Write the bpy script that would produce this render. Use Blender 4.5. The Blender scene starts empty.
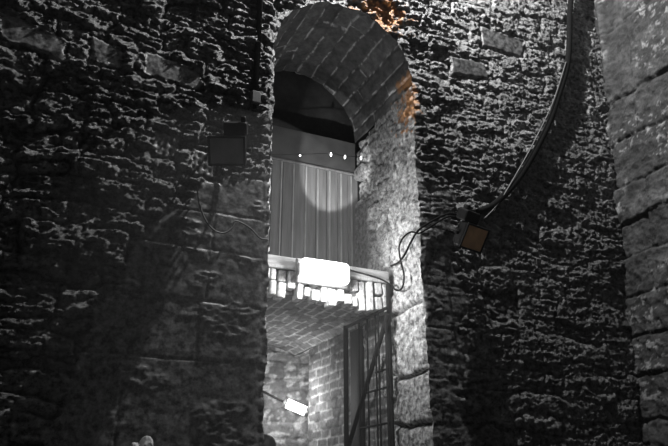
import bpy, bmesh, math, random
import numpy as np
from mathutils import Vector, Matrix

S = bpy.context.scene
COL = S.collection
R = math.radians

# ------------------------------------------------------------------ camera
FOC = 690.0
PITCH, HEAD = R(21.8), R(65.0)
CAM = np.array([0.0, -4.04, 1.3])
FW = np.array([math.cos(PITCH)*math.cos(HEAD), math.cos(PITCH)*math.sin(HEAD), math.sin(PITCH)])
RT = np.array([math.sin(HEAD), -math.cos(HEAD), 0.0])
UP = np.cross(RT, FW)
cd = bpy.data.cameras.new('camera')
cam = bpy.data.objects.new('camera', cd); COL.objects.link(cam)
cd.sensor_width = 36.0
cd.lens = FOC/668.0*36.0
cd.clip_start = 0.05
m = Matrix((RT, UP, -FW)).transposed().to_4x4()
m.translation = Vector(CAM)
cam.matrix_world = m
S.camera = cam

# ------------------------------------------------------------------ world, exposure, the big lights
S.view_settings.view_transform = 'Standard'
S.view_settings.look = 'None'
S.view_settings.exposure = 0.0
S.view_settings.gamma = 1.0
S.view_settings.use_curve_mapping = False
w = bpy.data.worlds.new('world'); S.world = w
w.use_nodes = True
w.node_tree.nodes['Background'].inputs[0].default_value = (1, 1, 1, 1)
w.node_tree.nodes['Background'].inputs[1].default_value = 0.001
S.cycles.volume_step_rate = 1.0
S.cycles.volume_max_steps = 256
S.cycles.max_bounces = 6
S.cycles.volume_bounces = 0
S.cycles.sample_clamp_indirect = 4.0


def ray(x, y):
    return FW + RT*(x-334)/FOC - UP*(y-223)/FOC


def at(x, y, axis, v):
    """the place where the sight line of a measured point meets the plane axis = v"""
    d = ray(x, y)
    return CAM + d*((v-CAM[axis])/d[axis])


def light(name, kind, loc, power, radius=0.05, target=None, angle=60, blend=0.3, color=(1, 1, 1)):
    l = bpy.data.lights.new(name, kind)
    l.energy = power; l.color = color
    l.shadow_soft_size = radius
    if kind == 'SPOT':
        l.spot_size = R(angle); l.spot_blend = blend
    o = bpy.data.objects.new(name, l); COL.objects.link(o)
    o.location = loc
    if target is not None:
        o.rotation_euler = (Vector(target)-Vector(loc)).to_track_quat('-Z', 'Y').to_euler()
    return o


# floodlight high on the wall over the arch, raking the masonry
KEY = light('flood_light', 'POINT', (2.42, -0.52, 6.40), 610, 0.03)
LAMP_NEAR = light('bulkhead_glow', 'POINT', (1.99, 0.22, 2.77), 27, 0.05)
LAMP_TOP = light('bulkhead_top_glow', 'POINT', (1.99, 0.36, 2.985), 6.5, 0.03)
LAMP_FAR = light('tube_glow', 'POINT', (2.30, 1.98, 2.14), 12, 0.05)
ADDED_SPOT = light('added_disc_spot', 'SPOT', (1.99, 0.36, 2.985), 75, 0.01, tuple(at(336, 163, 1, 1.08)), 31, 0.3)  # added spot imitating a round flare glow on the boards; no such fitting

HAZE_DENSITY = 0.0015


# ------------------------------------------------------------------ helpers
def sm(a, b, x):
    t = np.clip((x-a)/(b-a), 0, 1)
    return t*t*(3-2*t)


def noise(x, y, seed=0):
    rng = np.random.RandomState(seed)
    p = rng.permutation(256); p = np.concatenate([p, p, p])
    ga = rng.rand(256)*2*np.pi
    x = np.asarray(x, float); y = np.asarray(y, float)
    xi = np.floor(x).astype(int); yi = np.floor(y).astype(int)
    xf = x-xi; yf = y-yi
    u = xf**3*(xf*(xf*6-15)+10); v = yf**3*(yf*(yf*6-15)+10)
    def g(i, j):
        h = p[p[(xi+i) & 255]+((yi+j) & 255)]
        a = ga[h]
        return np.cos(a)*(xf-i)+np.sin(a)*(yf-j)
    return ((1-u)*(1-v)*g(0, 0)+u*(1-v)*g(1, 0)+(1-u)*v*g(0, 1)+u*v*g(1, 1))*1.5


def fbm(x, y, o=4, seed=0, gain=0.5):
    s = 0; a = 1.0
    for k in range(o):
        s = s + a*noise(x*2**k+k*7.3, y*2**k-k*3.1, seed+k); a *= gain
    return s


def ridge(x, y, o=4, seed=0, gain=0.55):
    s = 0; a = 1.0
    for k in range(o):
        s = s + a*(1-2*np.abs(noise(x*2**k+k*5.7, y*2**k+k*2.9, seed+k))); a *= gain
    return s*0.5


def masonry(u, v, rows, lmin, lmax, seed, warp=0.02, wf=2.5):
    """distance to the nearest joint, two random numbers per stone and the place inside the stone"""
    u = u + warp*fbm(u*wf, v*wf, 3, seed+50); v = v + warp*fbm(u*wf+31, v*wf+17, 3, seed+60)
    rng = np.random.RandomState(seed)
    rows = np.asarray(rows, float)
    k = np.clip(np.searchsorted(rows, v)-1, 0, len(rows)-2)
    dv = np.minimum(v-rows[k], rows[k+1]-v)
    vc = v-(rows[k]+rows[k+1])/2
    du = np.ones_like(u); r1 = np.zeros_like(u); r2 = np.zeros_like(u); uc = np.zeros_like(u)
    u0, u1 = float(u.min())-2, float(u.max())+2
    for i in range(len(rows)-1):
        e = [u0-rng.rand()*lmax]
        while e[-1] < u1:
            e.append(e[-1]+lmin+(lmax-lmin)*rng.rand())
        e = np.array(e); ra = rng.rand(len(e)+1); rb = rng.rand(len(e)+1)
        s = k == i
        if not s.any():
            continue
        j = np.clip(np.searchsorted(e, u[s])-1, 0, len(e)-2)
        du[s] = np.minimum(u[s]-e[j], e[j+1]-u[s]); uc[s] = u[s]-(e[j]+e[j+1])/2
        r1[s] = ra[j]; r2[s] = rb[j]
    d = np.minimum(np.maximum(du, 0), np.maximum(dv, 0))
    return d, r1, r2, uc, vc


def rows(a, b, lo, hi, seed):
    rng = np.random.RandomState(seed); e = [a]
    while e[-1] < b:
        e.append(e[-1]+lo+(hi-lo)*rng.rand())
    return e


def setp(o, label=None, cat=None, group=None, kind=None):
    if label: o['label'] = label
    if cat: o['category'] = cat
    if group: o['group'] = group
    if kind: o['kind'] = kind
    return o


def empty(name, loc, label, cat, group=None, rz=0):
    o = bpy.data.objects.new(name, None); COL.objects.link(o)
    o.location = loc; o.rotation_euler = (0, 0, rz)
    o.empty_display_size = 0.1
    return setp(o, label, cat, group)


def link(name, me, mat, parent=None, smooth=False):
    me.materials.append(mat)
    for nm in ('tone', 'rough'):
        if nm not in me.attributes:
            a = me.attributes.new(nm, 'FLOAT', 'POINT')
            a.data.foreach_set('value', np.ones(len(me.vertices), np.float32))
    if smooth:
        for p in me.polygons: p.use_smooth = True
    o = bpy.data.objects.new(name, me); COL.objects.link(o)
    if parent is not None:
        o.parent = parent
        if parent.parent is not None:
            wm = Matrix.Translation(parent.parent.location) @ parent.parent.rotation_euler.to_matrix().to_4x4()
        else:
            wm = Matrix.Translation(parent.location) @ parent.rotation_euler.to_matrix().to_4x4()
        if parent.type == 'EMPTY' or parent.parent is not None:
            me.transform(wm.inverted())
    return o


def grid(name, P, mat, mask=None, tone=None, ochre=None, flip=False, parent=None, kind='structure', smooth=True, coarse=None):
    n, mm = P.shape[:2]
    idx = np.arange(n*mm).reshape(n, mm)
    q = np.stack([idx[:-1, :-1], idx[1:, :-1], idx[1:, 1:], idx[:-1, 1:]], -1)
    if flip: q = q[..., ::-1]
    q = q[mask] if mask is not None else q.reshape(-1, 4)
    used = np.unique(q)
    rem = np.full(n*mm, -1); rem[used] = np.arange(len(used))
    q = rem[q]
    V = P.reshape(-1, 3)[used]
    me = bpy.data.meshes.new(name)
    me.vertices.add(len(V)); me.vertices.foreach_set('co', V.astype(np.float32).ravel())
    me.loops.add(q.size); me.loops.foreach_set('vertex_index', q.astype(np.int32).ravel())
    me.polygons.add(len(q))
    me.polygons.foreach_set('loop_start', np.arange(0, q.size, 4, dtype=np.int32))
    me.polygons.foreach_set('use_smooth', np.full(len(q), smooth))
    me.update(calc_edges=True)
    for nm, arr in (('tone', tone), ('ochre', ochre), ('rough', coarse)):
        a = me.attributes.new(nm, 'FLOAT', 'POINT')
        vals = np.full(len(V), 0.0 if nm == 'ochre' else 1.0) if arr is None else arr.reshape(-1)[used]
        a.data.foreach_set('value', vals.astype(np.float32))
    o = link(name, me, mat, parent)
    if kind: o['kind'] = kind
    return o


def tube_bm(bm, pts, r, n=8, smooth_steps=0):
    pts = [Vector(p) for p in pts]
    if smooth_steps:
        q = [pts[0]+(pts[0]-pts[1])]+pts+[pts[-1]+(pts[-1]-pts[-2])]
        out = []
        for i in range(1, len(q)-2):
            a, b, c, d = q[i-1:i+3]
            for s in range(smooth_steps):
                t = s/smooth_steps
                out.append(0.5*((2*b)+(c-a)*t+(2*a-5*b+4*c-d)*t*t+(3*b-a-3*c+d)*t**3))
        pts = out+[pts[-1]]
    rings = []
    prev = None
    for i, p in enumerate(pts):
        t = (pts[min(i+1, len(pts)-1)]-pts[max(i-1, 0)]).normalized()
        if prev is None:
            x = t.orthogonal().normalized()
        else:
            x = (prev-t*prev.dot(t)).normalized()
        prev = x; y = t.cross(x)
        rr = r(i/(len(pts)-1)) if callable(r) else r
        rings.append([bm.verts.new(p+(x*math.cos(a)+y*math.sin(a))*rr) for a in [2*math.pi*k/n for k in range(n)]])
    for a, b in zip(rings, rings[1:]):
        for k in range(n):
            f = bm.faces.new((a[k], a[(k+1) % n], b[(k+1) % n], b[k])); f.smooth = True
    bm.faces.new(rings[0][::-1]); bm.faces.new(rings[-1])


def box_bm(bm, c, size, mat=None, bev=0.0, seg=2):
    r = bmesh.ops.create_cube(bm, size=1)
    vs = r['verts']
    M = Matrix.Diagonal((*size, 1))
    bmesh.ops.transform(bm, matrix=M, verts=vs)
    if bev:
        es = list({e for v in vs for e in v.link_edges})
        rb = bmesh.ops.bevel(bm, geom=es, offset=bev, segments=seg, affect='EDGES', profile=0.5)
        vs = list({v for f in rb['faces'] for v in f.verts} | {v for v in vs if v.is_valid})
    T = Matrix.Translation(c) if mat is None else Matrix.Translation(c) @ mat
    bmesh.ops.transform(bm, matrix=T, verts=vs)
    return vs


def obj(name, bm, mat, parent=None, smooth=False):
    me = bpy.data.meshes.new(name)
    bmesh.ops.recalc_face_normals(bm, faces=bm.faces[:])
    bm.to_mesh(me); bm.free()
    return link(name, me, mat, parent, smooth)


def boxobj(name, c, size, mat, parent=None, bev=0.0, rot=None):
    bm = bmesh.new(); box_bm(bm, c, size, rot, bev)
    return obj(name, bm, mat, parent)


def tubeobj(name, pts, r, mat, parent=None, n=8, steps=0):
    bm = bmesh.new(); tube_bm(bm, pts, r, n, steps)
    return obj(name, bm, mat, parent)


# ------------------------------------------------------------------ materials
def stone_mat(name, lo, hi, rough=0.6, scale=14, bump=0.6, bdist=0.012, spec=0.4, och=(0.68, 0.29, 0.07), stretch=(1, 1, 1)):
    mt = bpy.data.materials.new(name); mt.use_nodes = True
    nt = mt.node_tree; N = nt.nodes; L = nt.links
    b = N['Principled BSDF']
    tc = N.new('ShaderNodeTexCoord')
    n1 = N.new('ShaderNodeTexNoise'); n1.inputs['Scale'].default_value = scale; n1.inputs['Detail'].default_value = 8; n1.inputs['Roughness'].default_value = 0.7
    L.new(tc.outputs['Object'], n1.inputs['Vector'])
    cr = N.new('ShaderNodeValToRGB')
    cr.color_ramp.elements[0].position = 0.38; cr.color_ramp.elements[1].position = 0.64
    cr.color_ramp.elements[0].color = (lo, lo, lo, 1); cr.color_ramp.elements[1].color = (hi, hi, hi, 1)
    L.new(n1.outputs['Fac'], cr.inputs['Fac'])
    at_ = N.new('ShaderNodeAttribute'); at_.attribute_name = 'tone'
    mx = N.new('ShaderNodeVectorMath'); mx.operation = 'SCALE'
    L.new(cr.outputs['Color'], mx.inputs[0]); L.new(at_.outputs['Fac'], mx.inputs['Scale'])
    ao = N.new('ShaderNodeAttribute'); ao.attribute_name = 'ochre'
    mix = N.new('ShaderNodeMix'); mix.data_type = 'RGBA'
    L.new(ao.outputs['Fac'], mix.inputs['Factor'])
    L.new(mx.outputs['Vector'], mix.inputs['A']); mix.inputs['B'].default_value = (*och, 1)
    L.new(mix.outputs['Result'], b.inputs['Base Color'])
    b.inputs['Roughness'].default_value = rough
    b.inputs['Specular IOR Level'].default_value = spec
    n2 = N.new('ShaderNodeTexNoise'); n2.inputs['Scale'].default_value = scale*3.2; n2.inputs['Detail'].default_value = 10; n2.inputs['Roughness'].default_value = 0.75
    mp = N.new('ShaderNodeMapping'); mp.inputs['Scale'].default_value = stretch
    L.new(tc.outputs['Object'], mp.inputs['Vector']); L.new(mp.outputs['Vector'], n2.inputs['Vector'])
    bp = N.new('ShaderNodeBump'); bp.inputs['Strength'].default_value = bump; bp.inputs['Distance'].default_value = bdist
    ar = N.new('ShaderNodeAttribute'); ar.attribute_name = 'rough'
    ml = N.new('ShaderNodeMath'); ml.operation = 'MULTIPLY'; ml.inputs[1].default_value = bump
    L.new(ar.outputs['Fac'], ml.inputs[0]); L.new(ml.outputs[0], bp.inputs['Strength'])
    L.new(n2.outputs['Fac'], bp.inputs['Height']); L.new(bp.outputs['Normal'], b.inputs['Normal'])
    return mt


def plain(name, v, rough=0.5, metal=0.0, scale=30, var=0.25, bump=0.1, color=None, stretch=None):
    mt = bpy.data.materials.new(name); mt.use_nodes = True
    nt = mt.node_tree; N = nt.nodes; L = nt.links; b = N['Principled BSDF']
    c = color or (v, v, v)
    tc = N.new('ShaderNodeTexCoord'); mp = N.new('ShaderNodeMapping')
    if stretch: mp.inputs['Scale'].default_value = stretch
    L.new(tc.outputs['Object'], mp.inputs['Vector'])
    n = N.new('ShaderNodeTexNoise'); n.inputs['Scale'].default_value = scale; n.inputs['Detail'].default_value = 6
    L.new(mp.outputs['Vector'], n.inputs['Vector'])
    cr = N.new('ShaderNodeValToRGB')
    cr.color_ramp.elements[0].position = 0.3; cr.color_ramp.elements[1].position = 0.7
    cr.color_ramp.elements[0].color = (*[k*(1-var) for k in c], 1); cr.color_ramp.elements[1].color = (*[min(1, k*(1+var)) for k in c], 1)
    L.new(n.outputs['Fac'], cr.inputs['Fac']); L.new(cr.outputs['Color'], b.inputs['Base Color'])
    b.inputs['Roughness'].default_value = rough; b.inputs['Metallic'].default_value = metal
    bp = N.new('ShaderNodeBump'); bp.inputs['Strength'].default_value = bump; bp.inputs['Distance'].default_value = 0.005
    L.new(n.outputs['Fac'], bp.inputs['Height']); L.new(bp.outputs['Normal'], b.inputs['Normal'])
    return mt


def glow(name, s):
    mt = bpy.data.materials.new(name); mt.use_nodes = True
    b = mt.node_tree.nodes['Principled BSDF']
    b.inputs['Base Color'].default_value = (.8, .8, .8, 1)
    b.inputs['Emission Color'].default_value = (1, 1, 1, 1); b.inputs['Emission Strength'].default_value = s
    return mt


M_RUB = stone_mat('rubble_stone', 0.035, 0.40, 0.42, 26, 1.0, 0.035, 0.6, stretch=(0.7, 1, 1.5))
M_JAMB = stone_mat('pale_dressed_stone', 0.13, 0.82, 0.75, 24, 1.0, 0.022, 0.25)
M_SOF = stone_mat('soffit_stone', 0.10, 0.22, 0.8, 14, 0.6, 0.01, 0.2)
M_BRICK = stone_mat('vault_brick', 0.16, 0.34, 0.8, 18, 0.6, 0.01, 0.2)
M_FLOOR = stone_mat('floor_stone', 0.10, 0.20, 0.7, 8, 0.5, 0.01, 0.3)
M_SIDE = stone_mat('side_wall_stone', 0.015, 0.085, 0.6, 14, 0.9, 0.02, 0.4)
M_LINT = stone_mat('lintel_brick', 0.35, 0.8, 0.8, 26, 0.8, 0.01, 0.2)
M_DARK = stone_mat('near_black_stone', 0.03, 0.055, 0.9, 6, 0.3, 0.01, 0.1)
M_PLANK = plain('weathered_board', 0.21, 0.75, 0, 6, 0.25, 0.3, stretch=(6, 6, 0.5))
M_PANEL = plain('dark_panel', 0.075, 0.8, 0, 6, 0.3, 0.2)
M_BATTEN = plain('pale_batten', 0.42, 0.6, 0, 14, 0.3, 0.2, stretch=(4, 4, 0.6))
M_BEAM = plain('beam_timber', 0.34, 0.7, 0, 8, 0.35, 0.4, stretch=(0.6, 6, 6))
M_DWOOD = plain('dark_timber', 0.02, 0.7, 0, 8, 0.3, 0.3, stretch=(6, 6, 0.6))
M_IRON = plain('black_iron', 0.008, 0.85, 0.0, 40, 0.4, 0.2)
M_BLACK = plain('black_housing', 0.012, 0.5, 0, 60, 0.3, 0.1)
M_RUBBER = plain('black_cable', 0.006, 0.95, 0, 60, 0.3, 0.05)
M_GREYC = plain('grey_cable', 0.12, 0.5, 0, 60, 0.2, 0.05)
M_STEEL = plain('galvanised_steel', 0.35, 0.4, 0.7, 50, 0.2, 0.05)
M_GLASSG = plain('dull_grey_glass', 0.17, 0.35, 0, 7, 0.35, 0.02)
M_STEEL2 = plain('dull_box_paint', 0.06, 0.6, 0, 20, 0.4, 0.1)
M_GLASSA = plain('amber_tinted_glass', 0.1, 0.35, 0, 7, 0.4, 0.02, color=(0.50, 0.30, 0.16))
M_CHIP = plain('pale_limestone', 0.55, 0.8, 0, 14, 0.35, 0.5)
M_GLOW = glow('lit_diffuser', 5.0)
M_GLOWF = glow('lit_tube', 4.0)
M_GLOWS = glow('lit_flare_dot', 6.0)
M_JACKET = plain('dark_jacket_cloth', 0.03, 0.9, 0, 80, 0.3, 0.2)
M_TROUS = plain('dark_trouser_cloth', 0.04, 0.9, 0, 80, 0.3, 0.2)
M_SKIN = plain('skin', 0.3, 0.6, 0, 40, 0.08, 0.05)
for q in (M_RUBBER, M_BLACK, M_IRON):
    q.node_tree.nodes['Principled BSDF'].inputs['Specular IOR Level'].default_value = 0.12
M_HAIR = plain('dark_hair', 0.015, 0.6, 0, 90, 0.3, 0.4)
M_SHOE = plain('dark_leather', 0.02, 0.5, 0, 50, 0.2, 0.1)

# ------------------------------------------------------------------ opening outline
XL, XR, XC, AR, ZS = 1.392, 2.58, 1.986, 0.594, 4.385
DEEP = 1.05


def outline(s):
    """s 0..1: up the left arris, over the arch, down the right arris; slightly uneven"""
    H = ZS; A = math.pi*AR; T = 2*H+A
    t = np.asarray(s)*T
    x = np.where(t < H, XL, np.where(t > H+A, XR, XC-AR*np.cos((t-H)/AR)))
    z = np.where(t < H, t, np.where(t > H+A, T-t, ZS+AR*np.sin(np.clip((t-H)/AR, 0, math.pi))))
    nx = np.where(t < H, -1, np.where(t > H+A, 1, -np.cos((t-H)/AR)))
    nz = np.where((t < H) | (t > H+A), 0, np.sin((t-H)/AR))
    wob = 0.012*fbm(t*5, t*0+2.2, 4, 77, 0.7)
    x = x+np.where(nx < 0, 1, 0)*np.where(t < H, 1, 0)*.012*np.clip(4.2-z, 0, 3)+np.where(t > H+A, 1, 0)*.018*np.clip(2.9-z, 0, 3)
    return x+nx*wob, z+nz*wob


# ------------------------------------------------------------------ front wall relief
SMOOTH = [  # dressed blocks set in the rubble, corner points measured on the photograph, in wall coordinates
    [(0, 12), (66, 40), (64, 62), (0, 38)], [(93, 36), (122, 50), (120, 70), (91, 60)],
    [(146, 52), (200, 72), (203, 92), (142, 74)],
    [(154, 131), (180, 137), (177, 161), (152, 156)], [(193, 148), (222, 158), (218, 182), (190, 174)],
    [(450, 56), (484, 64), (489, 80), (452, 74)], [(480, 26), (523, 42), (522, 58), (482, 46)],
]
SMOOTH = [[(at(x, y, 1, 0)[0], at(x, y, 1, 0)[2]) for x, y in p] for p in SMOOTH]


def inside_soft(poly, x, z, soft=0.015):
    d = np.full(x.shape, 9.0)
    n = len(poly)
    area = sum(poly[i][0]*poly[(i+1) % n][1]-poly[(i+1) % n][0]*poly[i][1] for i in range(n))
    sg = 1 if area > 0 else -1
    for i in range(n):
        ax, az = poly[i]; bx, bz = poly[(i+1) % n]
        l = math.hypot(bx-ax, bz-az)
        d = np.minimum(d, sg*((bx-ax)*(z-az)-(bz-az)*(x-ax))/l)
    return d


ASH_L = [(1.45, 3.36), (0.93, 3.24), (0.62, 2.80), (0.40, 2.2), (0.12, 1.2), (0.1, -.2), (1.45, -.2)]


def front(x, z):
    """relief (towards the room), tone, ochre of the front wall"""
    warp = 0.05*fbm(x*1.3, z*1.3, 2, 5)
    d, r1, r2, uc, vc = masonry(x, z+warp, rows(-0.3, 8, 0.075, 0.19, 4), 0.14, 0.46, 11, 0.055, 3)
    rough = 0.020*ridge(x*5+z*1.0, z*13, 5, 21, 0.68)+0.014*fbm(x*11, z*26, 4, 31, 0.65)
    big = 0.045*fbm(x*1.1, z*1.6, 3, 41)
    h = big*.8+(r1-0.5)*0.045+(r2-0.5)*0.25*np.clip(vc, -.1, .1)-0.024*np.exp(-(d/0.013)**2)+rough*1.15
    right = sm(2.6, 3.2, x)
    pit = 0.014*ridge(x*15, z*19, 3, 61, 0.7)+0.007*ridge(x*36, z*40, 2, 62, .6)
    h = h*(1-0.5*right)+pit*(0.4+0.5*right)
    tone = 0.65+0.5*r2+0.35*right*sm(3.0, 4.4, z)
    # dressed ashlar beside the arch
    dl = inside_soft(ASH_L, x, z)+0.05*fbm(x*4, z*4, 3, 71)
    al = sm(-0.02, 0.03, dl)
    rr = sm(0.0, 0.05, 0.32+0.10*fbm(x*0.1, z*5, 2, 73)-(x-XR))*sm(-.02, .02, x-XR+.05)*sm(0, .1, 3.62+.1*fbm(x*5, z*0+4, 2, 9)-z)
    a = np.maximum(al, rr*0.85)
    d2, q1, q2, _, _ = masonry(x, z, [-0.2, 0.3, 0.72, 1.1, 1.48, 2.06, 2.42, 2.74, 3.0, 3.3, 3.7, 4.2, 8], 0.45, 0.95, 93, 0.012, 2)
    hs = (q1-0.5)*0.009-0.006*np.exp(-(d2/0.006)**2)+0.0025*fbm(x*14, z*14, 4, 81, 0.6)+0.012*sm(.2, .5, fbm(x*2.2, z*4, 3, 83))*ridge(x*10, z*22, 3, 85)
    h = h*(1-a)+(hs+0.02)*a
    tone = tone*(1-a)+(0.45+0.2*q2)*a
    crs = 1-0.88*a
    for k, p in enumerate(SMOOTH):
        dd = inside_soft(p, x, z)+0.012*fbm(x*12, z*12, 2, 101+k)
        b = sm(-0.004, 0.014, dd)
        edge = np.exp(-((dd+0.008)/0.014)**2)
        hp = 0.012+0.003*fbm(x*18, z*18, 3, 110+k)
        if k in (3, 4):      # pecked faces
            cu = np.abs(((x*26) % 1)-.5); cv = np.abs(((z*18+np.floor(x*26)*.37) % 1)-.5)
            hp = hp-0.012*np.exp(-(cu/.13)**2-(cv/.28)**2)
        h = h*(1-b)+hp*b-0.02*edge*(1-b)
        tone = tone*(1-b)+(0.38 if k in (5, 6) else 0.55)*b
        crs = crs*(1-b)+0.15*b
    # voussoir ring round the arch, roughly dressed
    ra = np.hypot(x-XC, np.maximum(z-ZS, 0)); ins = np.abs(ra-AR)
    rim = np.where(z > ZS, np.exp(-(np.maximum(ra-AR, 0)/0.05)**2), np.exp(-(np.maximum(np.maximum(XL-x, x-XR), 0)/0.03)**2))
    h = h*(1-0.7*rim)+0.01*rim*noise(x*20, z*20, 7)
    # pale flaking lime near the corner
    fl = sm(0.05, 0.4, fbm(x*7, z*4, 4, 121))*sm(4.35, 4.62, x+0.1*fbm(z*3, x, 2, 6))*sm(3.6, 4.6, z)
    tone = tone*(1+.3*sm(1.2, .2, x))+2.4*fl  # left stones painted lighter to make up for weak light there
    och = sm(0.0, 0.35, 1-np.hypot((x-2.30)/0.24, (z-5.04)/0.20)+0.55*fbm(x*11, z*11, 4, 131, 0.7))*0.85
    och = np.maximum(och, 0.8*sm(0.1, 0.45, 1-np.hypot((x-2.56)/0.07, (z-4.22)/0.24)+0.6*fbm(x*16, z*16, 3, 133)))
    fade = sm(0, .2, 4.62+0.061*(z-3.2)-x)
    return h, np.clip(tone, 0.2, 2.4), och, crs


x = np.concatenate([np.arange(-2.4, -0.9, 0.03), np.arange(-0.9, 4.86, 0.0085)])
z = np.concatenate([np.arange(0, 1.3, 0.03), np.arange(1.3, 6.3, 0.0085), np.arange(6.3, 7.2, 0.03)])
X, Z = np.meshgrid(x, z, indexing='ij')
sd = np.where(Z > ZS, np.hypot(X-XC, Z-ZS)-AR, np.maximum(XL-X, X-XR))      # signed distance to the opening
# pull vertices near the outline on to it
oux, ouz = outline(np.linspace(0, 1, 6000))
near = np.where(np.abs(sd) < 0.06)
cell = {}
for i, (a, b) in enumerate(zip(oux, ouz)):
    cell.setdefault((int(a/0.04), int(b/0.04)), []).append(i)
inside = sd < 0
inner = inside.copy()
for i, j in zip(*near):
    px, pz = X[i, j], Z[i, j]
    ci, cj = int(px/0.04), int(pz/0.04)
    c = [k for a in (-1, 0, 1) for b in (-1, 0, 1) for k in cell.get((ci+a, cj+b), ())]
    if not c: continue
    c = np.array(c); dd = (oux[c]-px)**2+(ouz[c]-pz)**2; k = c[dd.argmin()]; dmin = math.sqrt(dd.min())
    if pz < ZS:
        o_in = (px > oux[k]) if px < XC else (px < oux[k])
    else:
        o_in = math.hypot(px-XC, pz-ZS) < math.hypot(oux[k]-XC, ouz[k]-ZS)
    inner[i, j] = o_in
    if dmin < 0.0075 or (o_in and dmin < 0.016):
        X[i, j], Z[i, j] = oux[k], ouz[k]; inner[i, j] = False
mask = ~(inner[:-1, :-1] | inner[1:, :-1] | inner[1:, 1:] | inner[:-1, 1:])
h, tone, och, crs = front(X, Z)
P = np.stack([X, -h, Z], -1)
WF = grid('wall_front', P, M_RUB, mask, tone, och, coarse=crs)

# ------------------------------------------------------------------ reveal: left jamb, soffit, right jamb
H = ZS; T = 2*H+math.pi*AR


def reveal(name, s0, s1, ns, y0, y1, ny, relief, mat):
    s = np.linspace(s0, s1, ns)
    y = np.linspace(0, 1, ny)
    ox, oz = outline(s)
    hf, tf, of, cf = front(ox, oz)
    Sg, Yg = np.meshgrid(s, y, indexing='ij')
    t = Sg*T
    yy = (-hf)[:, None]*(1-Yg)+y1*Yg
    nx = np.where(t < H, 1., np.where(t > T-H, -1., np.cos((t-H)/AR)))
    nz = np.where((t < H) | (t > T-H), 0., -np.sin((t-H)/AR))
    bx = np.where(t < H, XL, np.where(t > T-H, XR, XC-AR*np.cos((t-H)/AR)))
    bz = np.where(t < H, t, np.where(t > T-H, T-t, ZS+AR*np.sin(np.clip((t-H)/AR, 0, math.pi))))
    r, tone, och = relief(t, yy, bz)
    k = sm(0, 0.03, yy-yy[:, :1])          # blend from the uneven arris
    px = (ox[:, None])*(1-k)+(bx+nx*r)*k
    pz = (oz[:, None])*(1-k)+(bz+nz*r)*k
    return grid(name, np.stack([px, yy, pz], -1), mat, None, tone, och)


def rel_jamb(t, y, z):
    d, r1, r2, uc, vc = masonry(y+0.17, z, [-.2, .5, .95, 1.38, 1.77, 2.12, 2.60, 2.95, 3.4, 3.8, 4.1, 4.4, 4.7], 60.0, 90., 17, 0.02, 4)
    de, e1, e2, _, _ = masonry(y, z, rows(-.2, 5, 0.10, 0.20, 8), 0.12, 0.3, 19, 0.04, 5)
    edge = 0.40+0.10*noise(z*2.6, z*0+.5, 23)+0.05*noise(z*9, z*0+3.5, 24)
    q = sm(0.0, 0.03, edge-y)
    low = sm(2.75, 2.55, z)
    plaster = 1-low
    hq = (r1-.5)*0.02-0.045*np.exp(-(np.minimum(d, np.abs(edge-y)+.004)/0.016)**2)*low+0.012*fbm(y*9, z*9, 5, 27, 0.7)+0.006*ridge(y*22, z*20, 3, 28)
    hq = hq+plaster*(0.020*ridge(y*9, z*7, 4, 29, 0.6)-0.005)
    hr = -0.03+(e1-.5)*0.07-0.03*np.exp(-(de/0.016)**2)+0.02*ridge(y*9, z*10, 4, 33)
    # a smooth grey stone deep in the jamb above the beam
    smooth = sm(.80, .83, y)*sm(2.98, 3.02, z)*sm(3.75, 3.70, z)
    hr = hr*(1-smooth)+0.0*smooth
    h = hq*q+hr*(1-q)
    h = np.minimum(h, 0.03*q+0.004)
    tone = (0.95+0.25*r2)*q+(0.60+0.55*e2)*(1-q)
    tone = tone*(1-smooth)+0.38*smooth
    tone *= 1-0.7*np.exp(-(d/0.012)**2)*low*q
    och = 0.75*sm(0.15, 0.5, 1-np.hypot((y-0.05)/0.22, (z-4.22)/0.24)+0.7*fbm(y*13, z*13, 4, 35, .7))
    return h, tone, och


def rel_left(t, y, z):
    h, tone, o = rel_jamb(t, y, z+.13)
    return h, tone, o*0


def rel_soffit(t, y, z):
    a = t-H
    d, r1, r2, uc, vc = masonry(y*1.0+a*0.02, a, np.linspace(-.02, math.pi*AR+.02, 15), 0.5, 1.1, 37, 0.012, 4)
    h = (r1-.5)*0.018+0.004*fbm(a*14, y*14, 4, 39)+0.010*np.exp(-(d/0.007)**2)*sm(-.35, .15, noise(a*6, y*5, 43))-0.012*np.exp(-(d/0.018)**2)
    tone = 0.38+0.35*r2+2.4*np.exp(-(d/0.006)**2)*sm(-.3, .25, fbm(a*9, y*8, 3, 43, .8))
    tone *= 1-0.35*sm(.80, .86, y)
    low = sm(0.22, 0.05, math.pi*AR-a)       # pale stones where the arch meets the right jamb
    och = low*0.7*sm(.1, .5, 1-np.hypot((y-.03)/.25, (z-4.42)/.15)+.6*fbm(y*13, z*13, 3, 45))
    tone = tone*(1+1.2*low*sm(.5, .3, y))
    return h, tone, och


reveal('trim_1', 0.0, H/T, 330, 0, DEEP, 90, rel_left, M_JAMB)
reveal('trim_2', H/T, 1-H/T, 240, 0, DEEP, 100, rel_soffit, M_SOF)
reveal('trim_3', 1-H/T, 1.0, 440, 0, DEEP, 110, rel_jamb, M_JAMB)

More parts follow.
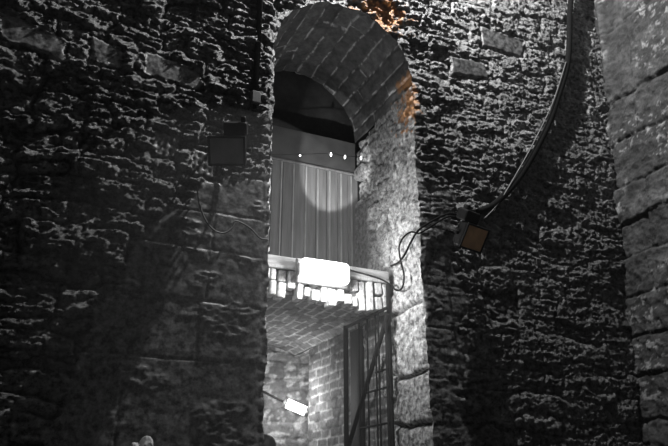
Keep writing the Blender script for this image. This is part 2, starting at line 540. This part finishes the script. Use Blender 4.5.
# ------------------------------------------------------------------ right-hand wall of the vault
y = np.concatenate([np.arange(-5.0, -2.6, 0.05), np.arange(-2.6, 0.07, 0.012)])
z = np.concatenate([np.arange(0, 1.3, 0.04), np.arange(1.3, 6.5, 0.012), np.arange(6.5, 7.2, 0.04)])
Y, Z = np.meshgrid(y, z, indexing='ij')
d, r1, r2, uc, vc = masonry(Y, Z, [-.1, .5, 1.0, 1.45, 1.85, 2.2, 2.52, 2.85, 3.2, 3.52, 3.86, 4.30, 4.72, 5.5, 6.3, 7.3], 0.35, 0.85, 53, 0.03, 2.5)
upper = sm(4.70, 4.74, Z)
h = (r1-.5)*0.05*(1-upper)-0.022*np.exp(-(d/0.011)**2)+0.012*fbm(Y*9, Z*9, 5, 55, .6)+0.012*ridge(Y*5, Z*6, 4, 57)*(1-.6*upper)
h += 0.035*upper
h += 0.05*sm(3.5, 3.55, Z)*sm(3.88, 3.83, Z)*(0.6+.6*fbm(Y*3, Z*3, 2, 58))
h += 0.05*np.exp(-((Y+0.12)/0.045)**2)*sm(4.78, 4.85, Z)        # rounded plaster bead by the corner
h -= 0.06*np.exp(-((Y+0.03)/0.02)**2)*sm(4.65, 4.7, Z)
flake = sm(.38, .50, fbm(Y*10, Z*13, 4, 59, .75))
h += 0.010*ridge(Y*11, Z*12, 4, 68, .7)*sm(-.1, .3, fbm(Y*2, Z*2, 2, 69))
h += 0.006*flake
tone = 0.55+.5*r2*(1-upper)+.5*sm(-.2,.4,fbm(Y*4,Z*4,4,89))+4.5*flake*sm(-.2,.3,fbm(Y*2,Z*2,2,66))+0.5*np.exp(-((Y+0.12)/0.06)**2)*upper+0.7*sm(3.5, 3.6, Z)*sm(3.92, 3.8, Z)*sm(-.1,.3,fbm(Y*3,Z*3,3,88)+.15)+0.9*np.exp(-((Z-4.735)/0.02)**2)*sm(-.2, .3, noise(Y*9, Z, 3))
P = np.stack([4.53+0.061*(Z-1.68)-h, Y, Z], -1)
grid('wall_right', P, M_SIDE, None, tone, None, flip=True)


# ------------------------------------------------------------------ floor, ceiling, left wall of the vault
def flat(name, o, a, b, n, m_, mat, fn, kind='structure'):
    o, a, b = map(np.array, (o, a, b)); nn = np.cross(a, b); nn = nn/np.linalg.norm(nn)
    la, lb = np.linalg.norm(a), np.linalg.norm(b)
    U, V = np.meshgrid(np.linspace(0, 1, n), np.linspace(0, 1, m_), indexing='ij')
    h, tone = fn(U*la, V*lb)
    P = o+U[..., None]*a+V[..., None]*b+h[..., None]*nn
    return grid(name, P, mat, None, tone, None, kind=kind)


def rel_flags(u, v):
    d, r1, r2, _, _ = masonry(u, v, rows(-.2, 12, .4, .6, 3), .5, .9, 5, .01)
    return (r1-.5)*0.01-0.012*np.exp(-(d/.012)**2), .7+.5*r2


def rel_rubble(u, v):
    d, r1, r2, _, _ = masonry(u, v, rows(-.2, 12, .09, .17, 13), .14, .34, 15, .03)
    return (r1-.5)*.05-.03*np.exp(-(d/.016)**2)+.02*ridge(u*6, v*8, 3, 9), .6+.5*r2


flat('floor', (-2.4, -5, 0), (8, 0, 0), (0, 9, 0), 200, 220, M_FLOOR, rel_flags)
flat('ceiling', (-2.4, -5, 7.15), (0, 5.3, 0), (7.3, 0, 0), 90, 120, M_RUB, rel_rubble)
flat('wall_left', (-2.35, -5, 0), (0, 5.1, 0), (0, 0, 7.2), 170, 240, M_RUB, rel_rubble)


# ------------------------------------------------------------------ passage behind the opening: brick
def bricks(u, v, seed=0, bh=0.078, bl=0.235):
    n = int(v.max()/bh)+2
    d, r1, r2, _, _ = masonry(u, v, np.arange(-1, n)*bh, bl*0.8, bl*1.15, 61+seed, .008, 6)
    j = np.exp(-(d/.008)**2)
    miss = sm(.1, .3, noise(u*5, v*6, 63+seed))
    h = (r1-.5)*.008-.004*np.exp(-(d/.008)**2)+.004*fbm(u*20, v*20, 3, 65)
    tone = .55+.5*r2+1.5*j*(1-miss)-.3*j*miss
    return h, tone


YB = 2.07      # where the right-hand brick wall ends
flat('wall_passage_right', (XR+.005, DEEP-.5, 0), (0, YB-DEEP+.5, 0), (0, 0, 2.66), 150, 240, M_BRICK,
     lambda u, v: tuple((-bricks(u, v, 1)[0], bricks(u, v, 1)[1])))
flat('wall_passage_left', (XL-.02, DEEP, 0), (0, 0, 2.66), (0, 3.3, 0), 120, 120, M_BRICK, lambda u, v: bricks(v, u, 2))
flat('wall_side_passage', (XR+.005, YB, 0), (1.6, 0, 0), (0, 0, 2.75), 60, 120, M_BRICK, lambda u, v: bricks(u, v, 3))
ea, eb = np.array([1.2, 2.78, 0]), np.array([4.2, 2.08, 0])
flat('wall_passage_end', ea, eb-ea, (0, 0, 3.0), 320, 280, M_BRICK, lambda u, v: (lambda r: (r[0]*.6+.012*ridge(u*14, v*16, 3, 7), .9*r[1]+1.5*sm(.0, .5, fbm(u*9, v*11, 4, 5))))(rel_rubble(u, v)))
flat('wall_passage_far', (4.15, 3.4, 0), (0, -1.4, 0), (0, 0, 2.9), 40, 60, M_BRICK, lambda u, v: bricks(u, v, 4))


def vault(x):
    return 2.62+0.13*np.sqrt(np.clip(1-((x-XC)/0.62)**2, 0, 1))


xs = np.linspace(XL-.03, XR+.03, 130); ys = np.linspace(.60, 3.4, 260)
Xv, Yv = np.meshgrid(xs, ys, indexing='ij')
arc = np.concatenate([[0], np.cumsum(np.hypot(np.diff(xs), np.diff(vault(xs))))])
hb, tb = bricks(Yv, np.broadcast_to(arc[:, None], Xv.shape)+0*Yv, 5, 0.085, .25)
grid('ceiling_passage', np.stack([Xv, Yv, vault(Xv)-hb], -1), M_BRICK, None, tb)
flat('ceiling_side_passage', (XR, YB-.1, 2.63), (0, 1.5, 0), (1.7, 0, 0), 60, 60, M_BRICK, lambda u, v: bricks(u, v, 6))

# loft floor over the vault; wall coloured near-black for the unlit void above
flat('floor_loft', (XL-.03, .62, 2.93), (1.24, 0, 0), (0, 0.75, 0), 30, 30, M_DARK, lambda u, v: (u*0, u*0+1))
flat('wall_loft', (XL-.1, 1.22, 2.9), (1.4, 0, 0), (0, 0, 2.2), 30, 40, M_DARK, lambda u, v: (.01*fbm(u*4, v*4, 3, 3), .8+.3*fbm(u*3, v*3, 2, 7)))

# ------------------------------------------------------------------ lintel beam and the broken brick arch under it
beam = empty('lintel_beam', (XC, .5, 2.87), 'pale timber beam spanning the opening behind the glaring lamp, under the tall boards', 'beam')
bm = bmesh.new(); box_bm(bm, (XC, .56, 2.915), (1.19, .19, .085), None, .008)
bb = obj('timber', bm, M_BEAM, beam)
bm = bmesh.new(); box_bm(bm, (XC, .462, 2.868), (1.18, .03, .022), None, .004)
obj('edge_strip', bm, M_BATTEN, beam)

arch = empty('brick_arch', (XC, .5, 2.6), 'flat arch of broken upright bricks hanging under the pale beam, lit white', 'brick arch')
random.seed(5)
bm = bmesh.new(); x0 = XL+.01; k = 0
while x0 < XR-.03:
    wd = .047+.02*random.random()
    u = (x0+wd/2-XC)/.6
    zb = 2.60+.055*(1-u*u)+random.uniform(-.022, .022)
    if x0 < 1.74: zb += random.choice((.0, .02, .07))
    if 1.70 < x0 < 1.80: zb = 2.72
    top = 2.852
    dy = random.uniform(-.012, .014)
    tilt = Matrix.Rotation(random.uniform(-.07, .07)-u*.10, 4, 'Y')
    parts = [(zb, top)] if random.random() < .35 else [(zb, zb+(top-zb)*random.uniform(.4, .6)-.006), (zb+(top-zb)*.55+.006, top)]
    for a, b_ in parts:
        box_bm(bm, (x0+wd/2, .515+dy+random.uniform(-.006, .006), (a+b_)/2), (wd-.006, .11, b_-a), tilt, .009, 2)
    x0 += wd+random.choice((.006, .010, .016)); k += 1
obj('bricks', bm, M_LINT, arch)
bm = bmesh.new(); box_bm(bm, (XC, .575, 2.775), (1.2, .08, .17))
obj('mortar_core', bm, M_SOF, arch)

# ------------------------------------------------------------------ board partition
part = empty('board_partition', (XC, 1.07, 2.96), 'tall grey board partition with thin pale strips closing the arch above the beam', 'partition')
bm = bmesh.new(); edges = np.linspace(XL-.02, XR+.05, 13)
for i in range(12):
    box_bm(bm, ((edges[i]+edges[i+1])/2, 1.09+.004*((i*7) % 3-1), 3.50), (edges[i+1]-edges[i]-.006, .025, 1.12), None, .003, 1)
obj('boards', bm, M_PLANK, part)
boxobj('top_panel', (XC+.01, 1.09, 4.235), (1.22, .025, .33), M_PANEL, part, .004)
boxobj('top_rail', (XC+.01, 1.08, 4.07), (1.22, .03, .018), M_PLANK, part, .004)
for px in (280.5, 293, 305.5, 317.5, 329.5, 341, 351.5):
    c = at(px, 205, 1, 1.07)
    boxobj('cover_strip', (c[0], 1.068, 3.50), (.013, .012, 1.10), M_BATTEN, part, .002)
# four lens-flare dots above the rail, built as added lights on a made-up wire
pts = [at(px, py, 1, .88) for px, py in ((255, 156), (300, 155.5), (331, 154.5), (345, 157), (361, 158), (380, 161))]
setp(tubeobj('flare_dot_wire', [p+np.array([0, .02, .02]) for p in pts], .0025, M_RUBBER, None, 6, 6),
     'thin dark made-up wire above the boards, carrying the four added flare dots', 'wire')
for i, lab in enumerate(('tiny faint flare dot built as an added light above the boards, far left of the four', 'tiny bright flare dot built as an added light above the boards, second from the left',
                         'tiny bright flare dot built as an added light above the boards, third from the left', 'tiny bright flare dot built as an added light, nearest the pale right jamb')):
    p = pts[i+1]
    e = empty('flare_dot', tuple(p), lab, 'light', 'flare dots built as added lights above the boards')
    bm = bmesh.new(); bmesh.ops.create_uvsphere(bm, u_segments=12, v_segments=8, radius=1)
    bmesh.ops.transform(bm, matrix=Matrix.Translation(p) @ Matrix.Diagonal((.008, .008, .019 if i else .009, 1)), verts=bm.verts[:])
    obj('dot_body', bm, M_GLOWS, e, True)
    boxobj('dot_mount', p+np.array([0, .012, .018]), (.014, .014, .014), M_BLACK, e, .003)

# ------------------------------------------------------------------ bulkhead lamp on the beam
lamp = empty('bulkhead_lamp', (1.985, .40, 2.85), 'glaring white oblong lamp fixed to the front of the timber beam', 'lamp')
bm = bmesh.new(); box_bm(bm, (1.985, .43, 2.85), (.42, .035, .185), None, .012)
obj('back_plate', bm, M_STEEL, lamp)
bm = bmesh.new(); box_bm(bm, (1.985, .375, 2.85), (.385, .085, .165), None, .035, 4)
obj('diffuser', bm, M_GLOW, lamp, True)
for s in (-1, 1):
    boxobj('end_clip', (1.985+s*.20, .40, 2.85), (.02, .05, .09), M_STEEL, lamp, .004)

# far lamp on the end wall
pa, pb = np.array(at(284, 402, 1, 2.36)), np.array(at(308.5, 412.5, 1, 2.28))
far = empty('tube_lamp', tuple((pa+pb)/2), 'glaring white tube lamp at the far end of the low passage', 'lamp')
tubeobj('tube', [pa*.95+pb*.05, pa*.05+pb*.95], .047, M_GLOWF, far, 14)
dn = (pb-pa)/np.linalg.norm(pb-pa)
for p, s in ((pa, 1), (pb, -1)):
    tubeobj('end_cap', [p-dn*s*.005, p+dn*s*.03], .050, M_STEEL, far, 14)
tubeobj('mounting_bar', [pa+np.array([.05, .05, .01]), pb+np.array([-.05, .05, .01])], .014, M_STEEL, far, 8)
setp(tubeobj('lamp_cable', [at(258, 389, 1, 2.48), at(268, 394, 1, 2.45), at(276, 398, 1, 2.42), at(284, 402, 1, 2.37)], .011, M_RUBBER, None, 8, 5),
     'short dark cable running down to the far tube lamp', 'cable')

# ------------------------------------------------------------------ iron pipe, gate and post by the right jamb
def jp(px, py, xx=2.51): return at(px, py, 0, xx)


top = jp(388, 290, 2.545); bot = jp(393, 446, 2.545)
setp(tubeobj('iron_pipe', [(2.545, top[1], 2.84), (2.545, top[1], 0.0)], .017, M_IRON, None, 12),
     'dark upright iron pipe against the pale right jamb, beside the gate', 'pipe')
gx = 2.49
yA = jp(387, 318, gx)[1]; yB = jp(346, 380, gx)[1]
gate = empty('iron_gate', (gx, yA, 0), 'dark iron gate with thin bars and a slanting brace folded against the passage wall', 'gate')
tubeobj('stile', [(gx, yB, .05), (gx, yB, jp(346, 326, gx)[2])], .020, M_IRON, gate, 6)
tubeobj('brace', [jp(388, 314, gx), jp(348, 448, gx), ], .019, M_IRON, gate, 6)
q1 = jp(388, 314, gx); q2 = jp(348, 448, gx)
tubeobj('hinge_stile', [(gx, yA+.015, .05), (gx, yA+.015, q1[2]+.02)], .012, M_IRON, gate, 6)
tubeobj('top_rail', [(gx, yA, 2.63), (gx, yB, 2.63)], .013, M_IRON, gate, 6)
for px, z0 in ((380, 2.62), (377, 2.62), (368.5, 2.62), (360, 2.62)):
    yy = jp(px, 400, gx)[1]
    tubeobj('bar', [(gx, yy, .08), (gx, yy, z0)], .007, M_IRON, gate, 6)
for za, zb_, a, b_ in ((2.18, 2.18, 376, 389), (2.05, 2.05, 366, 389), (1.80, 1.80, 360, 389), (1.2, 1.2, 348, 389), (.15, .15, 346, 389)):
    tubeobj('rung', [(gx, jp(a, 390, gx)[1], za), (gx, jp(b_, 390, gx)[1], zb_)], .008, M_IRON, gate, 6)
ya, yb = jp(362, 380, 2.56)[1], jp(353, 380, 2.56)[1]
setp(boxobj('timber_post', (2.56, (ya+yb)/2, 1.30), (.05, abs(yb-ya), 2.60), M_DWOOD, None, .006),
     'dark flat timber post standing on the passage wall behind the gate', 'post')


# ------------------------------------------------------------------ floodlights on the front wall
def floodlight(loc, rz, tilt, lab, glass, side):
    e = empty('floodlight', loc, lab, 'floodlight', 'floodlights on the front wall')
    Rm = Matrix.Rotation(rz, 4, 'Z') @ Matrix.Rotation(tilt, 4, 'X')      # local -Y is where it shines
    L0 = Vector(loc)
    def put(bm): bmesh.ops.transform(bm, matrix=Matrix.Translation(L0) @ Rm, verts=bm.verts[:])
    bm = bmesh.new(); box_bm(bm, (0, -.02, 0), (.24, .07, .19), None, .016, 3)
    for k in range(7): box_bm(bm, (-.09+k*.03, .03, 0), (.008, .045, .15), None, .002, 1)
    put(bm); obj('housing', bm, M_BLACK, e)
    bm = bmesh.new(); box_bm(bm, (side*.05, .03, .135), (.15, .10, .085), None, .012, 2)
    box_bm(bm, (side*.10, .03, .19), (.03, .05, .05), None, .006, 1)
    put(bm); obj('driver_box', bm, M_BLACK, e)
    bm = bmesh.new()
    for c, s in (((0, -.06, .088), (.24, .016, .014)), ((0, -.06, -.088), (.24, .016, .014)), ((.113, -.06, 0), (.014, .016, .19)), ((-.113, -.06, 0), (.014, .016, .19))):
        box_bm(bm, c, s, None, .003, 1)
    put(bm); rim = obj('rim', bm, M_BLACK, e)
    bm = bmesh.new(); box_bm(bm, (0, -.058, 0), (.21, .008, .165), None, .002, 1)
    put(bm); obj('glass', bm, glass, rim)
    bm = bmesh.new()
    Wm = Matrix.Rotation(rz, 4, 'Z')
    tube_bm(bm, [Vector((-.135, 0, 0)), Vector((-.135, .07, .05)), Vector((-.12, .14, .07)), Vector((.12, .14, .07)), Vector((.135, .07, .05)), Vector((.135, 0, 0))], .009, 6)
    bmesh.ops.transform(bm, matrix=Matrix.Translation(L0) @ Wm, verts=bm.verts[:])
    br = obj('bracket', bm, M_BLACK, e)
    for s in (-1, 1):
        bm = bmesh.new(); tube_bm(bm, [Vector((s*.118, 0, 0)), Vector((s*.15, 0, 0))], .014, 10)
        put(bm); obj('knob', bm, M_IRON, br)
    return e


fr = at(469, 236, 1, -.17); fl = at(228, 150, 1, -.17)
floodlight(tuple(fr), R(14), R(34), 'black floodlight with dull amber glass right of the pale jamb', M_GLASSA, -1)
floodlight(tuple(fl), R(-24), R(34), 'black floodlight with dull grey glass at the foot of the upright conduit', M_GLASSG, 1)
jb = empty('junction_box', tuple(at(255, 98, 1, -.05)), 'small grey junction box where the upright conduit ends', 'box')
p = at(255, 99, 1, -.05)
boxobj('body', p, (.07, .06, .10), M_STEEL2, jb, .012)
boxobj('lid', p+np.array([0, -.033, 0]), (.06, .008, .088), M_STEEL2, jb, .003)
boxobj('gland', p+np.array([0.0, 0, -.06]), (.025, .025, .03), M_BLACK, jb, .005)

# ------------------------------------------------------------------ conduits and cables
p0 = at(255.5, 92, 1, -.05); 
setp(tubeobj('conduit', [(p0[0], -.05, 7.1), (p0[0], -.05, p0[2])], .022, M_BLACK, None, 10),
     'black upright conduit on the wall left of the arch', 'conduit')


def on_wall(px, off=-.05): return [at(a, b, 1, off) for a, b in px]


setp(tubeobj('power_cable', on_wall([(574, -20), (570, 10), (568, 60), (557, 100), (545, 132), (521, 175), (496, 203), (478, 212)], -.055), .027, M_RUBBER, None, 10, 6),
     'thick black cable sweeping down the wall from the top right to the amber floodlight', 'cable')
setp(tubeobj('flex', on_wall([(566, 62), (553, 102), (535, 140), (514, 178), (497, 205), (484, 219)], -.075), .005, M_GREYC, None, 6, 6),
     'thin pale flex running alongside the thick black cable', 'cable')
setp(tubeobj('flex', on_wall([(197, 186), (199, 202), (205, 219), (214, 230), (224, 233), (232, 228), (236, 221), (250, 228), (260, 238), (268, 239)], -.05), .0055, M_GREYC, None, 6, 8),
     'thin pale flex drooping below the pecked stones left of the arch', 'cable')
A = on_wall([(457, 214), (447, 214), (432, 221), (419, 230)], -.05)+[at(a, b, 0, 2.53) for a, b in ((412, 240), (405, 254), (399, 262), (391, 266))]
setp(tubeobj('lamp_flex', A, .008, M_RUBBER, None, 7, 8), 'black flex from the amber floodlight straight across the jamb to the beam end', 'cable')
B = on_wall([(457, 217), (447, 217), (433, 225), (420, 233)], -.055)+[at(a, b, 0, 2.525) for a, b in ((411, 232), (403, 238), (399, 248), (401, 262), (404, 276), (402, 288), (396, 290), (391, 285))]+[at(380, 279, 1, .43), at(364, 274, 1, .43), at(349, 270, 1, .43)]
setp(tubeobj('lamp_flex', B, .007, M_RUBBER, None, 7, 8), 'black flex that loops down the jamb and along the beam to the oblong lamp', 'cable')

# ------------------------------------------------------------------ ledge and two stones low on the left
ledge_z = 1.50
bm = bmesh.new(); box_bm(bm, (.74, -.10, ledge_z-.06), (.50, .30, .12), None, .02, 2)
setp(obj('stone_ledge', bm, M_DARK), kind='structure')
WF.data.update()
bpy.data.objects['stone_ledge'].name = 'trim_4'


def stone(c, s, seed, lab):
    bm = bmesh.new(); bmesh.ops.create_icosphere(bm, subdivisions=4, radius=1)
    V = np.array([v.co[:] for v in bm.verts])
    rng = np.random.RandomState(seed)
    for _ in range(11):       # knap flat facets
        n = rng.randn(3); n /= np.linalg.norm(n); dd = V @ n
        V = V-np.maximum(dd-.68, 0)[:, None]*n
    V = V*np.array(s)+.004*noise(V[:, 0]*4, V[:, 1]*4+V[:, 2]*3, seed)[:, None]
    V[:, 2] -= V[:, 2].min()
    for v, q in zip(bm.verts, V): v.co = Vector(q+np.array(c))
    return setp(obj('loose_stone', bm, M_CHIP, None, True), lab, 'stone', 'loose stones at the foot of the picture')


p = at(146.5, 441, 1, -.15)
stone((p[0], -.15, ledge_z), (.042, .045, (p[2]-ledge_z)/1.45), 3, 'pale rough stone, the larger of two on the low ledge at left')
p = at(135, 445, 1, -.15)
stone((p[0], -.15, ledge_z), (.030, .035, (p[2]-ledge_z)/1.45), 8, 'pale rough stone, the smaller of two on the low ledge at left')

# ------------------------------------------------------------------ person standing in the passage (only the crown of the head shows in the photo)
hp = at(268, 434, 1, 1.45)
PX, PY, HT = float(hp[0])-.012, 1.45, float(hp[2])
per = empty('person', (PX, PY, 0), 'person with short dark hair standing in the passage below the far tube lamp', 'person', rz=R(150))


def skin(name, verts, edges_, mat, root, sub=2):
    me = bpy.data.meshes.new(name)
    me.from_pydata([v[:3] for v in verts], edges_, [])
    o = bpy.data.objects.new(name, me); COL.objects.link(o)
    me.materials.append(mat)
    o.modifiers.new('skin', 'SKIN'); me.skin_vertices.new() if not me.skin_vertices else None
    for i, v in enumerate(verts):
        r = v[3]; me.skin_vertices[0].data[i].radius = r if isinstance(r, tuple) else (r, r)
        me.skin_vertices[0].data[i].use_root = (i == root)
    sb = o.modifiers.new('sub', 'SUBSURF'); sb.levels = sub; sb.render_levels = sub
    o.modifiers['skin'].use_smooth_shade = True
    o.parent = per
    return o


k = HT/1.78
def limb(s):
    return [(s*.17*k, 0, 1.46*k, .055), (s*.215*k, .01, 1.30*k, .047), (s*.235*k, .015, 1.14*k, .040), (s*.24*k, -.02, 1.00*k, .035), (s*.24*k, -.06, .88*k, .024), (s*.238*k, -.075, .81*k, .03)]
V = [(0, 0, .95*k, (.15, .10)), (0, .01, 1.10*k, (.14, .095)), (0, .015, 1.28*k, (.16, .105)), (0, .01, 1.43*k, (.14, .085)), (0, 0, 1.51*k, .056), (0, -.01, 1.57*k, .056),
     (0, -.015, 1.63*k, (.066, .078)), (0, -.012, 1.70*k, (.074, .090)), (0, 0, 1.75*k, (.05, .06))]
E_ = [(i, i+1) for i in range(8)]
for s in (-1, 1):
    b0 = len(V); V += limb(s); E_ += [(3, b0)]+[(b0+i, b0+i+1) for i in range(5)]
    hand = b0+5
    for f, (dx, dy, l) in enumerate(((0, -.028, .07), (0, -.010, .08), (0, .008, .075), (0, .026, .06), (-s*.03, -.045, .045))):
        bx, by, bz = V[hand][:3]
        c0 = len(V)
        V += [(bx+dx*.6, by+dy, bz-(.02 if f < 4 else -.02), .009), (bx+dx, by+dy*1.1-.006, bz-.02-l*.55+(.03 if f == 4 else 0), .0085), (bx+dx-s*.012, by+dy*1.1-.016, bz-.02-l+(.03 if f == 4 else 0), .007)]
        E_ += [(hand, c0), (c0, c0+1), (c0+1, c0+2)]
    l0 = len(V)
    V += [(s*.09*k, 0, .88*k, .085), (s*.10*k, -.01, .68*k, .072), (s*.105*k, -.015, .49*k, .056), (s*.11*k, .01, .33*k, .054), (s*.11*k, .025, .10*k, .038), (s*.115*k, -.03, .045, .042), (s*.125*k, -.14, .032, .034)]
    E_ += [(0, l0)]+[(l0+i, l0+i+1) for i in range(6)]
skin('body', V, E_, M_SKIN, 0)
# jacket and trousers as close sleeves over the body
J = [(0, .0, .80*k, (.20, .15)), (0, 0, .92*k, (.20, .145)), (0, .01, 1.10*k, (.165, .118)), (0, .015, 1.28*k, (.18, .125)), (0, .01, 1.43*k, (.155, .10)), (0, .0, 1.50*k, (.075, .075))]
JE = [(i, i+1) for i in range(5)]
for s in (-1, 1):
    b0 = len(J); J += [(a, b, c, r+.016) for a, b, c, r in limb(s)[:5]]; JE += [(4, b0)]+[(b0+i, b0+i+1) for i in range(4)]
skin('jacket', J, JE, M_JACKET, 0)
Tt = [(0, 0, .97*k, (.18, .135))]; TE = []
for s in (-1, 1):
    b0 = len(Tt)
    Tt += [(s*.09*k, 0, .87*k, .102), (s*.10*k, -.01, .68*k, .088), (s*.105*k, -.015, .49*k, .072), (s*.11*k, .01, .30*k, .068), (s*.11*k, .02, .09*k, .060)]
    TE += [(0, b0)]+[(b0+i, b0+i+1) for i in range(4)]
skin('trousers', Tt, TE, M_TROUS, 0)


def blob(name, c, s, mat, cut=None):
    bm = bmesh.new(); bmesh.ops.create_uvsphere(bm, u_segments=28, v_segments=18, radius=1)
    if cut: bmesh.ops.delete(bm, geom=[v for v in bm.verts if cut(v.co)], context='VERTS')
    for v in bm.verts: v.co = Vector((v.co.x*s[0]+c[0], v.co.y*s[1]+c[1], v.co.z*s[2]+c[2]))
    me = bpy.data.meshes.new(name); bm.to_mesh(me); bm.free(); me.materials.append(mat)
    for p_ in me.polygons: p_.use_smooth = True
    o = bpy.data.objects.new(name, me); COL.objects.link(o); o.parent = per
    return o


hz = HT-.108
blob('hair', (0, .008, hz), (.083, .103, .108), M_HAIR, lambda c: c.z < -.75 or (c.y < -.55 and c.z < .35))
blob('nose', (0, -.105, hz-.03), (.013, .02, .022), M_SKIN)
blob('mouth', (0, -.092, hz-.075), (.026, .012, .008), M_JACKET)
for s in (-1, 1):
    blob('ear', (s*.080, .0, hz-.02), (.010, .022, .032), M_SKIN)
    blob('eye', (s*.031, -.090, hz+.004), (.013, .010, .008), M_GLASSG)
    blob('shoe', (s*.122*k, -.06, .045), (.052, .14, .045), M_SHOE)

# ------------------------------------------------------------------ haze
def haze(name, dens, bm, label):
    mt = bpy.data.materials.new('haze'); mt.use_nodes = True
    nt = mt.node_tree
    for n in list(nt.nodes):
        if n.type != 'OUTPUT_MATERIAL': nt.nodes.remove(n)
    out = [n for n in nt.nodes if n.type == 'OUTPUT_MATERIAL'][0]
    vs = nt.nodes.new('ShaderNodeVolumeScatter'); vs.inputs['Density'].default_value = dens; vs.inputs['Anisotropy'].default_value = 0.15
    nt.links.new(vs.outputs[0], out.inputs['Volume'])
    return setp(obj(name, bm, mt, None, True), label, 'haze', kind='stuff')


bm = bmesh.new(); box_bm(bm, (1.1, -.75, 3.58), (6.9, 8.4, 7.1))
haze('haze', HAZE_DENSITY, bm, 'thin grey haze filling the whole vault')
bm = bmesh.new(); box_bm(bm, (1.98, 1.50, 1.31), (1.12, 1.75, 2.58))
haze('haze', 0.036, bm, 'grey haze hanging in the low brick passage')
bm = bmesh.new(); bmesh.ops.create_icosphere(bm, subdivisions=4, radius=1)  # haze body added so the ashlar left of the opening glows
bmesh.ops.transform(bm, matrix=Matrix.Translation((1.20, .25, 2.30)) @ Matrix.Diagonal((1.35, 1.05, 1.55, 1)), verts=bm.verts[:])
bmesh.ops.bisect_plane(bm, geom=bm.verts[:]+bm.edges[:]+bm.faces[:], plane_co=(0, -.07, 0), plane_no=(0, 1, 0), clear_outer=True)
bmesh.ops.holes_fill(bm, edges=[e for e in bm.edges if e.is_boundary])
haze('haze', 0.06, bm, 'grey haze added before the wall left of the opening to give it a soft glow')
